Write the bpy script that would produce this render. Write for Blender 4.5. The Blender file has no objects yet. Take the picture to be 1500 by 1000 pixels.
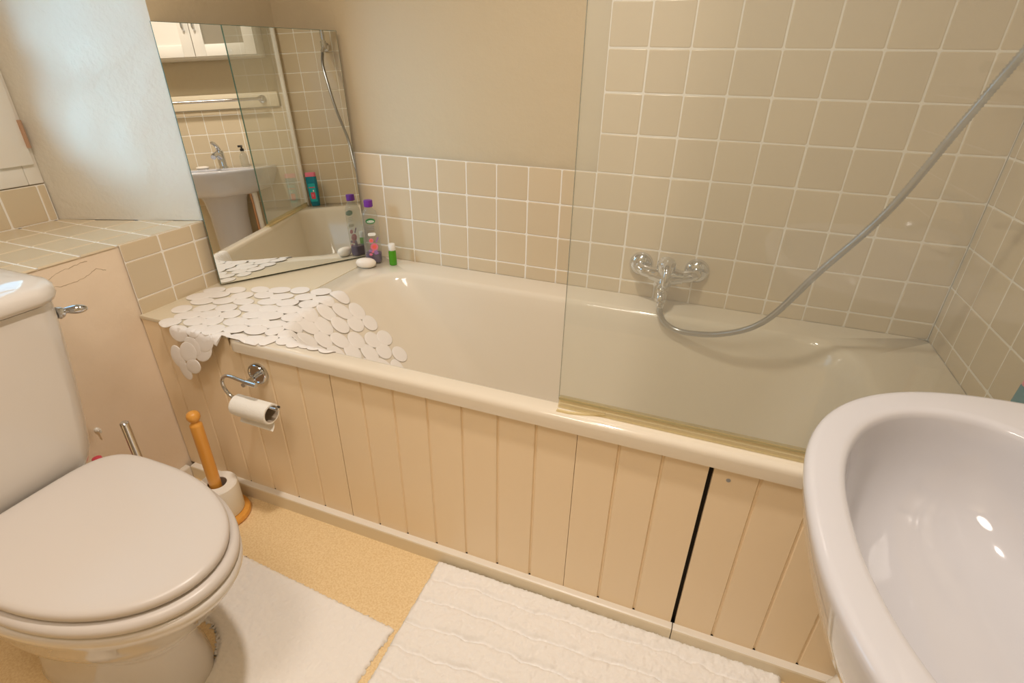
import bpy, bmesh, math, random
from mathutils import Vector, Matrix, noise
random.seed(7)
C = bpy.context.scene.collection
PI = math.pi
R = math.radians
WL = {}          # world location of every empty / object

# ------------------------------------------------------------------ materials
def mat(name, col, rough=.5, metal=0, spec=.5, coat=0, bump=None, emit=None, var=None, sss=0, trans=0, ior=1.45, attr=None):
    m = bpy.data.materials.new(name); m.use_nodes = True
    nt = m.node_tree; b = nt.nodes['Principled BSDF']
    b.inputs['Base Color'].default_value = (*col, 1); b.inputs['Roughness'].default_value = rough
    b.inputs['Metallic'].default_value = metal; b.inputs['Specular IOR Level'].default_value = spec
    b.inputs['Coat Weight'].default_value = coat; b.inputs['Coat Roughness'].default_value = .06
    b.inputs['Transmission Weight'].default_value = trans; b.inputs['IOR'].default_value = ior
    tc = nt.nodes.new('ShaderNodeTexCoord')
    if var:                       # (scale, second colour): slow mottling of the pigment itself
        n = nt.nodes.new('ShaderNodeTexNoise'); n.inputs['Scale'].default_value = var[0]; n.inputs['Detail'].default_value = 5
        r = nt.nodes.new('ShaderNodeMix'); r.data_type = 'RGBA'
        r.inputs['A'].default_value = (*col, 1); r.inputs['B'].default_value = (*var[1], 1)
        mr = nt.nodes.new('ShaderNodeMapRange'); mr.inputs['From Min'].default_value = .35; mr.inputs['From Max'].default_value = .65
        nt.links.new(tc.outputs['Object'], n.inputs['Vector']); nt.links.new(n.outputs['Fac'], mr.inputs['Value'])
        nt.links.new(mr.outputs['Result'], r.inputs['Factor']); nt.links.new(r.outputs['Result'], b.inputs['Base Color'])
    if attr:                      # per-face glaze tone
        a = nt.nodes.new('ShaderNodeAttribute'); a.attribute_name = attr
        r = nt.nodes.new('ShaderNodeMix'); r.data_type = 'RGBA'
        r.inputs['A'].default_value = (*[c * .97 for c in col], 1); r.inputs['B'].default_value = (*[min(1, c * 1.03) for c in col], 1)
        nt.links.new(a.outputs['Fac'], r.inputs['Factor']); nt.links.new(r.outputs['Result'], b.inputs['Base Color'])
    if bump:
        last = None
        for sc, st, dist in bump:
            n = nt.nodes.new('ShaderNodeTexNoise'); n.inputs['Scale'].default_value = sc; n.inputs['Detail'].default_value = 6
            bp = nt.nodes.new('ShaderNodeBump'); bp.inputs['Strength'].default_value = st; bp.inputs['Distance'].default_value = dist
            nt.links.new(tc.outputs['Object'], n.inputs['Vector']); nt.links.new(n.outputs['Fac'], bp.inputs['Height'])
            if last: nt.links.new(last.outputs['Normal'], bp.inputs['Normal'])
            last = bp
        nt.links.new(last.outputs['Normal'], b.inputs['Normal'])
    if emit:
        b.inputs['Emission Color'].default_value = (*emit[0], 1); b.inputs['Emission Strength'].default_value = emit[1]
    return m

def glass_mat(name, tint, tint_edge, rough=0.0, ior=1.5, haze=0, haze_col=(.86, .87, .84)):
    """clear sheet glass: see-through with a fresnel reflection"""
    m = bpy.data.materials.new(name); m.use_nodes = True; nt = m.node_tree
    nt.nodes.clear()
    out = nt.nodes.new('ShaderNodeOutputMaterial'); mix = nt.nodes.new('ShaderNodeMixShader')
    fr = nt.nodes.new('ShaderNodeFresnel'); ge = nt.nodes.new('ShaderNodeNewGeometry')      # same reflectance entering and leaving the sheet
    mr = nt.nodes.new('ShaderNodeMapRange'); mr.inputs['To Min'].default_value = ior; mr.inputs['To Max'].default_value = 1/ior
    nt.links.new(ge.outputs['Backfacing'], mr.inputs['Value']); nt.links.new(mr.outputs[0], fr.inputs['IOR'])
    tr = nt.nodes.new('ShaderNodeBsdfTransparent'); tr.inputs['Color'].default_value = (*tint, 1)
    gl = nt.nodes.new('ShaderNodeBsdfGlossy'); gl.inputs['Roughness'].default_value = rough; gl.inputs['Color'].default_value = (*tint_edge, 1)
    nt.links.new(fr.outputs[0], mix.inputs[0]); nt.links.new(tr.outputs[0], mix.inputs[1]); nt.links.new(gl.outputs[0], mix.inputs[2])
    nt.links.new(mix.outputs[0], out.inputs[0])
    if haze:                      # diffuse haze mixed over the clear sheet
        df = nt.nodes.new('ShaderNodeBsdfDiffuse'); df.inputs['Color'].default_value = (*haze_col, 1)
        m2 = nt.nodes.new('ShaderNodeMixShader'); m2.inputs[0].default_value = haze
        nt.links.new(mix.outputs[0], m2.inputs[1]); nt.links.new(df.outputs[0], m2.inputs[2]); nt.links.new(m2.outputs[0], out.inputs[0])
    return m

def wood_mat(name, a, b_):
    m = mat(name, a, .35, coat=.4); nt = m.node_tree; b = nt.nodes['Principled BSDF']
    tc = nt.nodes.new('ShaderNodeTexCoord'); mp = nt.nodes.new('ShaderNodeMapping'); mp.inputs['Scale'].default_value = (60, 60, 5)
    n = nt.nodes.new('ShaderNodeTexNoise'); n.inputs['Scale'].default_value = 1.6; n.inputs['Detail'].default_value = 6
    cr = nt.nodes.new('ShaderNodeMix'); cr.data_type = 'RGBA'; cr.inputs['A'].default_value = (*a, 1); cr.inputs['B'].default_value = (*b_, 1)
    nt.links.new(tc.outputs['Object'], mp.inputs['Vector']); nt.links.new(mp.outputs[0], n.inputs['Vector'])
    nt.links.new(n.outputs['Fac'], cr.inputs['Factor']); nt.links.new(cr.outputs['Result'], b.inputs['Base Color'])
    return m

M = dict(
    paint=mat('wall_paint', (.62, .52, .355), .75, bump=[(9, .25, .02), (160, .12, .003)]),
    brightlower=mat('lightened_lower_wall_paint', (.88, .73, .56), .75, bump=[(9, .25, .02), (160, .12, .003)]),  # lower wall: pinker paint, colour lightened to stand in for missing light
    reveal=mat('reveal_paint', (.71, .655, .55), .7, bump=[(7, .4, .03), (90, .3, .005)]),
    ceiling=mat('ceiling_paint', (.86, .84, .8), .8),
    tile=mat('tile_glaze', (.67, .555, .385), .2, spec=.5, attr='tone', bump=[(14, .07, .01)]),
    grout=mat('tile_grout', (.88, .84, .76), .8),
    floor=mat('floor_vinyl', (.80, .58, .30), .7, var=(230, (.91, .71, .415)), bump=[(320, .2, .002)]),
    bath=mat('bath_enamel', (.785, .705, .575), .09, spec=.5, coat=.3),
    panel=mat('panel_paint', (.92, .75, .52), .42, bump=[(60, .05, .003)]),
    skirt=mat('skirting_paint', (.80, .70, .52), .35),
    cap=mat('skirting_cap', (.84, .78, .68), .35),
    ceramic=mat('white_china', (.73, .69, .64), .07, spec=.5, coat=.4),
    lid=mat('toilet_seat_plastic', (.66, .61, .565), .33, spec=.5),
    basin=mat('basin_china', (.57, .56, .58), .06, spec=.5, coat=.5),
    chrome=mat('chrome', (.66, .68, .71), .07, 1),
    hose=mat('hose_metal', (.42, .43, .44), .28, 1),
    silver=mat('mirror_silver', (.93, .95, .93), .0, 1),
    glassgreen=mat('glass_cut_edge', (.10, .20, .15), .25, trans=.3),
    edge=mat('glass_edge', (.05, .13, .10), .2),
    matwhite=mat('mat_plastic', (.88, .84, .80), .45),
    pile=mat('cotton_pile', (.94, .91, .87), .95, spec=.1, bump=[(420, .35, .002)]),
    woodA=wood_mat('stained_pine', (.72, .30, .04), (.86, .44, .09)),
    paper=mat('toilet_paper', (.90, .87, .80), .9, spec=.1, bump=[(260, .3, .002)]),
    card=mat('cardboard', (.45, .37, .28), .9),
    purple=mat('purple_cap', (.16, .03, .30), .35),
    liquid=mat('purple_liquid', (.10, .04, .20), .12, trans=.25),
    clear=glass_mat('clear_plastic', (.86, .86, .82), (1, 1, 1), .05, 1.5, haze=.10),
    screen=glass_mat('screen_glass', (.975, .985, .965), (1, 1, .98), 0, 1.52, haze=.12, haze_col=(.78, .84, .88)),  # bluish haze: soap scum plus reflected window light put into the colour
    pane=glass_mat('window_glass', (.96, .98, .97), (1, 1, 1), 0, 1.45),
    seal=glass_mat('clear_vinyl_seal', (.96, .92, .78), (1, .97, .88), .15, 1.45, haze=.24, haze_col=(.82, .72, .50)),
    white=mat('white_gloss_paint', (.86, .82, .74), .35),
    whiteplastic=mat('white_plastic', (.88, .86, .80), .3),
    soap=mat('cream_soap', (.88, .80, .70), .4),
    green=mat('green_gel', (.10, .42, .02), .15, trans=.3),
    teal=mat('teal_plastic', (.005, .21, .30), .25),
    teallabel=mat('teal_label', (.01, .42, .46), .35),
    red=mat('red_print', (.75, .08, .12), .4),
    pink=mat('pink_print', (.80, .20, .30), .4),
    coral=mat('coral_print', (.90, .16, .10), .4),
    lilac=mat('lilac_print', (.35, .20, .45), .4),
    greenprint=mat('green_print', (.03, .22, .06), .4),
    whiteprint=mat('white_print', (.9, .9, .86), .5),
    greyprint=mat('grey_print', (.35, .36, .38), .5),
    crack=mat('plaster_crack', (.52, .40, .26), .9),
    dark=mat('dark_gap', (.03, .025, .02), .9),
    brass=mat('copper_hinge', (.62, .40, .28), .35, .8),
    copper=mat('copper_pipe', (.60, .36, .22), .35, .9),
    black=mat('black_plastic', (.03, .03, .03), .35),
    cloth=mat('white_towelling', (.88, .83, .75), .95, bump=[(300, .6, .004)]),
    greyglass=mat('cabinet_frosted_glass', (.30, .265, .20), .3),
)

# ------------------------------------------------------------------ builders
def empty(name, loc, label=None, cat=None, group=None, kind=None):
    o = bpy.data.objects.new(name, None); C.objects.link(o); o.location = loc; o.empty_display_size = .05
    WL[o] = Vector(loc)
    tag(o, label, cat, group, kind); return o

def tag(o, label=None, cat=None, group=None, kind=None):
    if label: o['label'] = label
    if cat: o['category'] = cat
    if group: o['group'] = group
    if kind: o['kind'] = kind
    return o

class MB:
    def __init__(s): s.v = []; s.f = []; s.mi = []; s.tone = []
    def face(s, idx, m=0, t=.5): s.f.append(tuple(idx)); s.mi.append(m); s.tone.append(t)
    def rings(s, rs, cap0=True, cap1=True, closed=True, m=0):
        n = len(rs[0]); b = len(s.v)
        for r in rs: s.v += [Vector(p) for p in r]
        for i in range(len(rs) - 1):
            for j in range(n if closed else n - 1):
                k = (j + 1) % n
                s.face((b + i*n + j, b + i*n + k, b + (i+1)*n + k, b + (i+1)*n + j), m)
        if cap0: s.face([b + j for j in range(n)][::-1], m)
        if cap1: s.face([b + (len(rs)-1)*n + j for j in range(n)], m)
        return s
    def box(s, a, b, m=0, bev=0, seg=2):
        a, b = Vector(a), Vector(b)
        lo = Vector([min(a[i], b[i]) for i in range(3)]); hi = Vector([max(a[i], b[i]) for i in range(3)])
        bm = bmesh.new(); bmesh.ops.create_cube(bm, size=1)
        for v in bm.verts: v.co = Vector([(lo[i] + hi[i])/2 + v.co[i]*(hi[i]-lo[i]) for i in range(3)])
        if bev: bmesh.ops.bevel(bm, geom=bm.edges[:], offset=bev, segments=seg, profile=.5, affect='EDGES')
        return s.addbm(bm, m)
    def addbm(s, bm, m=0):
        b = len(s.v); bm.verts.index_update()
        s.v += [v.co.copy() for v in bm.verts]
        for f in bm.faces: s.face([b + v.index for v in f.verts], m)
        bm.free(); return s
    def lathe(s, prof, o, axis=(0, 0, 1), n=32, m=0):
        o = Vector(o); ax = Vector(axis).normalized(); u = ax.orthogonal().normalized(); w = ax.cross(u)
        rs = [[o + ax*z + (u*math.cos(2*PI*j/n) + w*math.sin(2*PI*j/n))*max(r, 1e-5) for j in range(n)] for r, z in prof]
        return s.rings(rs, True, True, True, m)
    def tube(s, pts, r, n=12, m=0, cap=True):
        pts = [Vector(p) for p in pts]; rr = r if isinstance(r, (list, tuple)) else [r]*len(pts)
        rs = []; t0 = (pts[1]-pts[0]).normalized(); u = t0.orthogonal().normalized()
        for i, p in enumerate(pts):
            t = (pts[min(i+1, len(pts)-1)] - pts[max(i-1, 0)]).normalized()
            u = (u - t*u.dot(t)).normalized(); w = t.cross(u)
            rs.append([p + (u*math.cos(2*PI*j/n) + w*math.sin(2*PI*j/n))*rr[i] for j in range(n)])
        return s.rings(rs, cap, cap, True, m)
    def disc(s, c, nrm, up, rx, ry, th, n=24, m=0):
        c = Vector(c); nrm = Vector(nrm).normalized(); up = Vector(up); up = (up - nrm*up.dot(nrm)).normalized(); si = up.cross(nrm)
        f = lambda k, d: [c + nrm*d + si*rx*k*math.cos(2*PI*j/n) + up*ry*k*math.sin(2*PI*j/n) for j in range(n)]
        return s.rings([f(1, 0), f(1, th)], True, True, True, m)
    def build(s, name, mats, parent=None, smooth=True, ang=40, origin=None):
        if not isinstance(mats, (list, tuple)): mats = [mats]
        c = Vector(origin) if origin else sum(s.v, Vector())/len(s.v)
        me = bpy.data.meshes.new(name); me.from_pydata([v - c for v in s.v], [], s.f)
        for mm in mats: me.materials.append(mm)
        me.polygons.foreach_set('material_index', s.mi)
        a = me.attributes.new('tone', 'FLOAT', 'FACE'); a.data.foreach_set('value', s.tone)
        bm = bmesh.new(); bm.from_mesh(me); bmesh.ops.recalc_face_normals(bm, faces=bm.faces[:]); bm.to_mesh(me); bm.free()
        me.polygons.foreach_set('use_smooth', [smooth]*len(me.polygons))
        if smooth: me.set_sharp_from_angle(angle=R(ang))
        me.update()
        o = bpy.data.objects.new(name, me); C.objects.link(o)
        if parent: o.parent = parent; o.location = c - WL[parent]
        else: o.location = c
        WL[o] = c
        return o

def rr(x0, x1, y0, y1, r, z, n=8):
    """rounded rectangle ring"""
    p = []
    for cx, cy, a0 in ((x1-r, y1-r, 0), (x0+r, y1-r, 90), (x0+r, y0+r, 180), (x1-r, y0+r, 270)):
        for k in range(n+1):
            a = R(a0 + 90*k/n); p.append(Vector((cx + r*math.cos(a), cy + r*math.sin(a), z)))
    return p

def spline(pts, per=10):
    """Catmull-Rom through the points"""
    P = [Vector(p) for p in pts]; P = [P[0]*2 - P[1]] + P + [P[-1]*2 - P[-2]]; out = []
    for i in range(1, len(P)-2):
        for k in range(per):
            t = k/per
            out.append(.5*((2*P[i]) + (P[i+1]-P[i-1])*t + (2*P[i-1]-5*P[i]+4*P[i+1]-P[i+2])*t*t + (3*P[i]-P[i-1]-3*P[i+1]+P[i+2])*t**3))
    out.append(P[-2]); return out

def resample(pts, step):
    out = [pts[0]]; acc = 0; prev = pts[0]
    for p in pts[1:]:
        d = (p-prev).length
        while acc + d >= step:
            t = (step-acc)/d; prev = prev.lerp(p, t); out.append(prev); d = (p-prev).length; acc = 0
        acc += d; prev = p
    return out

def sgnpow(v, e): return math.copysign(abs(v)**e, v)

# ------------------------------------------------------------------ room shell
XR, YF, ZC = 1.986, -2.15, 2.35         # right wall, wall behind the photographer, ceiling
P = .1025                               # tile pitch
b = MB(); b.box((-.42, YF-.1, -.05), (XR+.1, .1, 0)); tag(b.build('floor', M['floor']), kind='structure')
b = MB(); b.box((-.42, YF-.1, ZC), (XR+.1, .1, ZC+.05)); tag(b.build('ceiling', M['ceiling']), kind='structure')
b = MB(); b.box((-.42, .012, 0), (XR+.1, .1, ZC)); wb = tag(b.build('wall_back', M['paint']), kind='structure')
b = MB(); b.box((XR+.01, YF, 0), (XR+.1, .012, ZC)); wr = tag(b.build('wall_right', M['paint']), kind='structure')
b = MB(); b.box((-.42, YF-.1, 0), (XR+.1, YF, ZC)); wf = tag(b.build('wall_front', M['paint']), kind='structure')

# left wall with its deep splayed window recess
ZS, ZH = .749, 1.95
WX = -.383
yo0, yo1, yi0, yi1, zi = -1.36, -.414, -1.20, -.573, 1.80
b = MB()
def grid_patch(b, A, B, Cc, D, nu, nv, amp, m=0, fix=True):
    """bilinear wall patch A-B-C-D with uneven plaster"""
    A, B, Cc, D = map(Vector, (A, B, Cc, D)); base = len(b.v); nrm = (B-A).cross(D-A).normalized()
    for j in range(nv+1):
        for i in range(nu+1):
            u, v = i/nu, j/nv; p = A.lerp(B, u).lerp(D.lerp(Cc, u), v)
            e = min(1, 6*min(u, 1-u), 6*min(v, 1-v))
            b.v.append(p + nrm*amp*e*(noise.noise(p*5) + .5*noise.noise(p*13)))
    for j in range(nv):
        for i in range(nu):
            k = base + j*(nu+1) + i; b.face((k, k+1, k+nu+2, k+nu+1), m)
xl = -.0001
# plaster face around the opening
grid_patch(b, (xl, YF, 0), (xl, yo0, 0), (xl, yo0, ZC), (xl, YF, ZC), 10, 20, .003)
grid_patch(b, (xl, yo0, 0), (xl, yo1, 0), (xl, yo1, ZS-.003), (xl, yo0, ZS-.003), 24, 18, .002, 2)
grid_patch(b, (xl, yo0, ZH), (xl, yo1, ZH), (xl, yo1, ZC), (xl, yo0, ZC), 10, 6, .002)
grid_patch(b, (xl, yo1, 0), (xl, .012, 0), (xl, .012, ZC), (xl, yo1, ZC), 8, 24, .001)
# splayed sides, head and the wall the window sits in
grid_patch(b, (0, yo1, ZS), (WX, yi1, ZS), (WX, yi1, zi), (0, yo1, ZH), 30, 60, .007, 1)
grid_patch(b, (WX, yi0, ZS), (0, yo0, ZS), (0, yo0, ZH), (WX, yi0, zi), 12, 20, .005, 1)
grid_patch(b, (0, yo0, ZH), (0, yo1, ZH), (WX, yi1, zi), (WX, yi0, zi), 12, 12, .004, 1)
zw0 = .853
grid_patch(b, (WX, yi0, ZS), (WX, yi1, ZS), (WX, yi1, zw0), (WX, yi0, zw0), 6, 2, 0)
grid_patch(b, (0, yo0, ZS-.003), (0, yo1, ZS-.003), (WX, yi1, ZS-.003), (WX, yi0, ZS-.003), 4, 4, 0)
wl = tag(b.build('wall_left', [M['paint'], M['reveal'], M['brightlower']], ang=35), kind='structure')
# solid masonry behind the plaster
b = MB(); b.box((-.42, YF, 0), (-.012, .012, ZS-.012)); b.box((-.42, YF, ZH+.02), (-.012, .012, ZC))
for y0, y1, z0, z1 in ((YF, yi0, 0, ZC), (yi1, .012, 0, ZC), (yi0, yi1, 0, zw0), (yi0, yi1, zi, ZC)): b.box((-.47, y0, z0), (-.418, y1, z1))
b.box((-.42, YF, ZS-.012), (-.012, yo0-.02, ZH+.02)); b.box((-.42, yo1+.02, ZS-.012), (-.012, .012, ZH+.02))
b.build('masonry', M['paint'], wl, smooth=False)

CR1 = [(-0.8662, 0.72), (-0.852, 0.7049), (-0.8273, 0.6923), (-0.8091, 0.6925), (-0.7905, 0.6927), (-0.7634, 0.6972), (-0.7402, 0.707), (-0.7282, 0.7029), (-0.7171, 0.6956)]
CR2 = [(-0.8457, 0.7143), (-0.8217, 0.7243), (-0.7965, 0.7276), (-0.7671, 0.7316), (-0.7512, 0.7316)]
b = MB()
for line in (CR1, CR2):
    pts_ = resample(spline([(-.0003, y, z) for y, z in line], 6), .004)
    pts_ = [p + Vector((0, 0, .0022*noise.noise(p*140))) for p in pts_]; b.tube(pts_, [.0008+.0005*noise.noise(p*60) for p in pts_], 6)
b.build('plaster_crack', M['crack'], wl)

# ------------------------------------------------------------------ tiling
def tiling(name, o, U, V, N, us, vs, parent, keep=None, th=.006, gap=.0032, jit=.0006):
    """glazed tiles on a bed of grout: grid lines us x vs (in metres along U and V from o), N = outward normal"""
    o, U, V, N = map(Vector, (o, U, V, N)); b = MB(); bed = []
    for i in range(len(us)-1):
        for j in range(len(vs)-1):
            u0, u1, v0, v1 = us[i], us[i+1], vs[j], vs[j+1]
            if keep and not keep((u0+u1)/2, (v0+v1)/2): continue
            k = len(b.v)
            for (u, v) in ((u0, v0), (u1, v0), (u1, v1), (u0, v1)): b.v.append(o + U*u + V*v + N*(-.0009))
            b.face((k, k+1, k+2, k+3), 1)
            g = gap/2; j0 = [random.uniform(-jit, jit) for _ in range(4)]
            u0 += g + j0[0]; u1 -= g + j0[1]; v0 += g + j0[2]; v1 -= g + j0[3]
            if u1-u0 < .004 or v1-v0 < .004: continue
            tl = [random.uniform(-.0003, .0003) for _ in range(4)]; k = len(b.v); t = random.random()
            r = min(.0045, (u1-u0)/4, (v1-v0)/4)
            rings = ((0, -th*.3, r), (.0003, -.0010, r), (.0010, -.0003, r), (.0024, 0, r), (.0042, 0, r))
            nn = 16
            for ins, d, rad in rings:
                q = rr(u0+ins, u1-ins, v0+ins, v1-ins, max(rad-ins*.6, .0012), 0, 3)
                for qi, pt in enumerate(q):
                    uu = (pt.x-u0)/(u1-u0); vv = (pt.y-v0)/(v1-v0)
                    dd = d + ((tl[0]*(1-uu)+tl[1]*uu)*(1-vv) + (tl[3]*(1-uu)+tl[2]*uu)*vv if d > -.003 else 0)
                    b.v.append(o + U*pt.x + V*pt.y + N*dd)
            for ri in range(4):
                for q in range(nn):
                    b.face((k+ri*nn+q, k+ri*nn+(q+1) % nn, k+(ri+1)*nn+(q+1) % nn, k+(ri+1)*nn+q), 0, t)
            b.face([k+4*nn+q for q in range(nn)], 0, t)
    return b.build(name, [M['tile'], M['grout']], parent, ang=50)

def cuts(lo, hi, first, pitch=P):
    k = math.ceil((lo-first)/pitch - 1e-6); out = [lo]
    while first + k*pitch < hi - .004:
        if first + k*pitch > lo + .004: out.append(first + k*pitch)
        k += 1
    return out + [hi]
ZB = .553                                             # bath rim
us = cuts(0, XR, .355); vs = cuts(ZB-.002, 2.2, .598)
xt = .355 + 7*P
tiling('tiling', (0, 0, 0), (1, 0, 0), (0, 0, 1), (0, -1, 0), us, vs, wb, keep=lambda u, v: v < .906 or u > xt)
us = cuts(0, .69, .0315)
tiling('tiling', (XR, 0, 0), (0, -1, 0), (0, 0, 1), (-1, 0, 0), us, vs, wr)
us = cuts(.69, 1.95, .0315 + 7*P); vs2 = cuts(.598, .598+P*5+.03, .598)
tiling('tiling', (XR, 0, 0), (0, -1, 0), (0, 0, 1), (-1, 0, 0), us, vs2, wr)
us = cuts(.003, .672, .463 - 4*P); vs3 = cuts(.552, ZS, .598)
tiling('tiling', (.006, 0, 0), (0, -1, 0), (0, 0, 1), (1, 0, 0), us, vs3, wl)
# window sill tiles (trimmed to the splay) and the tiled upstand under the frame
def sill_keep(u, v):
    x = u; f = -x/-WX*1.0
    f = min(1, max(0, -x/.383)); return (yo0+(yi0-yo0)*f) < -v < (yo1+(yi1-yo1)*f) + .0
b = MB()
def sill_quad(x0, x1, ya, yb):
    """one sill tile clipped by the splayed side"""
    ed = lambda x: yo1 + (yi1-yo1)*(-x/.383)
    e0 = lambda x: yo0 + (yi0-yo0)*(-x/.383)
    k = len(b.v); q = []
    for x, y in ((x0, ya), (x1, ya), (x1, yb), (x0, yb)): q.append((x, max(min(y, ed(x)-.001), e0(x)+.001)))
    if abs(q[0][1]-q[3][1]) < .004 and abs(q[1][1]-q[2][1]) < .004: return
    t = random.random(); z = ZS
    cx = sum(p[0] for p in q)/4; cy = sum(p[1] for p in q)/4
    for ins, d in ((.0, -.004), (.0012, -.0026), (.004, 0)):
        for x, y in q:
            dx, dy = cx-x, cy-y
            sx = math.copysign(min(abs(dx)*.5, ins+.0012), dx) if ins or 1 else 0
            sy = math.copysign(min(abs(dy)*.5, ins+.0012), dy)
            b.v.append(Vector((x+sx, y+sy, z+d)))
    for ri in range(2):
        for s_ in range(4): b.face((k+ri*4+s_, k+ri*4+(s_+1) % 4, k+ri*4+4+(s_+1) % 4, k+ri*4+4+s_), 0, t)
    b.face((k+8, k+9, k+10, k+11), 0, t)
xs = [WX+.001, -.262, -.168, -.012+.012]; ys = [-1.36, -1.27, -1.18, -1.09, -1.0, -.95, -.857, -.765, -.675, -.583, -.49, -.40]
xs = [WX+.001, -.278, -.175, -.072, 0.004]
for i in range(len(xs)-1):
    for j in range(len(ys)-1): sill_quad(xs[i], xs[i+1], ys[j], ys[j+1])
k = len(b.v); b.v += [Vector(p) for p in ((0.001, yo0, ZS-.0022), (0.001, yo1, ZS-.0022), (WX, yi1, ZS-.0022), (WX, yi0, ZS-.0022))]; b.face((k, k+1, k+2, k+3), 1)
b.build('sill_tiling', [M['tile'], M['grout']], wl, ang=15)
us = cuts(.575, 1.199, .597, .093)
tiling('tiling', (WX+.007, 0, 0), (0, -1, 0), (0, 0, 1), (1, 0, 0), us, [ZS, zw0-.002], wl)

# ------------------------------------------------------------------ window
win = empty('window_1', (WX, -.88, zw0), kind='structure')
b = MB()
fx0, fx1 = WX-.035, WX+.006
for y0, y1, z0, z1 in ((-.612, -.5735, zw0, zi), (-1.2, -1.16, zw0, zi), (-1.16, -.612, zw0, zw0+.052), (-1.16, -.612, zi-.045, zi)):
    b.box((fx0, y0, z0), (fx1, y1, z1), bev=.003)
b.build('window_frame', M['white'], win)
b = MB(); sx0, sx1 = WX-.02, WX+.016
for y0, y1, z0, z1 in ((-.668, -.585, .905, zi-.03), (-1.175, -1.10, .905, zi-.03), (-1.10, -.668, .905, 1.0), (-1.10, -.668, zi-.11, zi-.03), (-1.10, -.668, 1.20, 1.23), (-1.10, -.668, 1.40, 1.43)):
    b.box((sx0, y0, z0), (sx1, y1, z1), bev=.003)
b.build('sash', M['white'], win)
b = MB(); b.box((WX-.004, -1.105, .995), (WX, -.662, zi-.105)); b.build('pane', M['pane'], win, smooth=False)
b = MB(); b.tube([(WX+.017, -.5835, .948), (WX+.017, -.5835, 1.018)], .0052, 12); b.build('hinge', M['brass'], win)

# ------------------------------------------------------------------ boxed-in ledge at the head of the bath
b = MB(); b.box((.002, -.679, .5447), (.3086, -.004, .5555), bev=.0015)
tag(b.build('trim_1', mat('ledge_board', (.76, .68, .52), .3)), kind='structure')

# ------------------------------------------------------------------ bath
bathE = empty('bathtub', (1.145, -.345, 0), 'cream enamelled bathtub built in along the tiled back wall', 'bathtub')
b = MB()
xo0, xo1, yo_0, yo_1 = .3088, 1.9857, -.688, -.0003
rings = [rr(xo0, xo1, yo_0, yo_1, .03, .518), rr(xo0, xo1, yo_0, yo_1, .03, .540)]
for ins, z in ((.0012, .546), (.0045, .5505), (.010, .553), (.016, .5538)):
    rings.append(rr(xo0+ins*.12, xo1-ins*.06, yo_0+ins, yo_1-ins*.06, .03 if ins < .002 else .028, z))
rings.append(rr(.388, 1.815, -.648, -.098, .125, .5535))
rings.append(rr(.396, 1.806, -.642, -.104, .13, .5520))
rings.append(rr(.404, 1.797, -.637, -.110, .13, .5465))
rings.append(rr(.412, 1.790, -.633, -.114, .13, .537))
for z in (.50, .44, .38, .32, .27, .23):
    d = .537-z; rings.append(rr(.412+d*1.0, 1.790-d*.34, -.633+d*.17, -.114-d*.17, .13, z))
xl0, xr0, f0, k0 = .412+.307, 1.79-.307*.34, -.633+.307*.17, -.114-.307*.17
for ins, z in ((.012, .205), (.03, .185), (.06, .172), (.10, .166)):
    rings.append(rr(xl0+ins*1.6, xr0-ins, f0+ins*.8, k0-ins*.8, .12, z))
b.rings(rings, False, True)
b.build('tub', M['bath'], bathE, ang=60)
b = MB(); b.lathe([(.0, .004), (.012, .004), (.024, .003), (.027, 0)], (1.5, -.37, .1662)); b.build('drain', M['chrome'], bathE)
# ------------------------------------------------------------------ bath panel: four tongue-and-groove sections
YP = -.676
J = [.0, .066, .155, .245, .3075, .336, .423, .516, .612, .699, .786, .874, .961, 1.047, 1.134, 1.222, 1.308, 1.393, 1.482, 1.568, 1.656, 1.742, 1.829, 1.915, XR-.012]
def panel(i0, i1, label, gapL=0, gapR=0, ztop=.519, zl=None):
    b = MB(); xs = J[i0:i1+1]; prof = []
    x0, x1 = xs[0]+gapL, xs[-1]-gapR
    g, d = .0035, .0042
    prof.append((x0, YP+.014)); prof.append((x0, YP))
    for x in xs[1:-1]:
        if x == .3075: prof += [(x-.0002, YP), (x+.0002, YP)] if .31 > x > .3 else []; continue
        prof += [(x-g, YP), (x-.0012, YP+d), (x+.0012, YP+d), (x+g, YP)]
    prof.append((x1, YP)); prof.append((x1, YP+.014))
    b.rings([[Vector((x, y, .046)) for x, y in prof], [Vector((x, y, .5445 if zl and x < .3076 else ztop)) for x, y in prof]], True, True)
    return b
PG = 'tongue-and-groove cladding sections along the bath'
def put_panel(b, label):
    o = b.build('bath_cladding', M['panel'], smooth=False); return tag(o, label, 'bath panel', PG)
b = panel(0, 8, '', .003, .0012, .519, True)
put_panel(b, 'cream grooved bath panel section carrying the chrome toilet roll holder')
put_panel(panel(8, 15, '', .0012, .0006), 'cream bath panel section directly right of the one carrying the toilet roll holder')
put_panel(panel(15, 18, '', .0006, .0045), 'narrow three-board cream bath panel section just left of the dark open gap')
p4 = put_panel(panel(18, 24, '', .0045, 0), 'cream bath panel section with one screw, right of the dark gap, beside the basin')
b = MB(); b.lathe([(.0042, 0), (.004, .0008), (.0012, .0012)], (1.515, YP, .488), (0, -1, 0), 16); b.build('screw', M['greyprint'], p4)
# boards behind, so that the open gap reads dark
b = MB(); b.box((.012, YP+.016, .01), (XR-.015, YP+.022, .505)); tag(b.build('trim_2', M['dark'], smooth=False), kind='structure')

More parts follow.
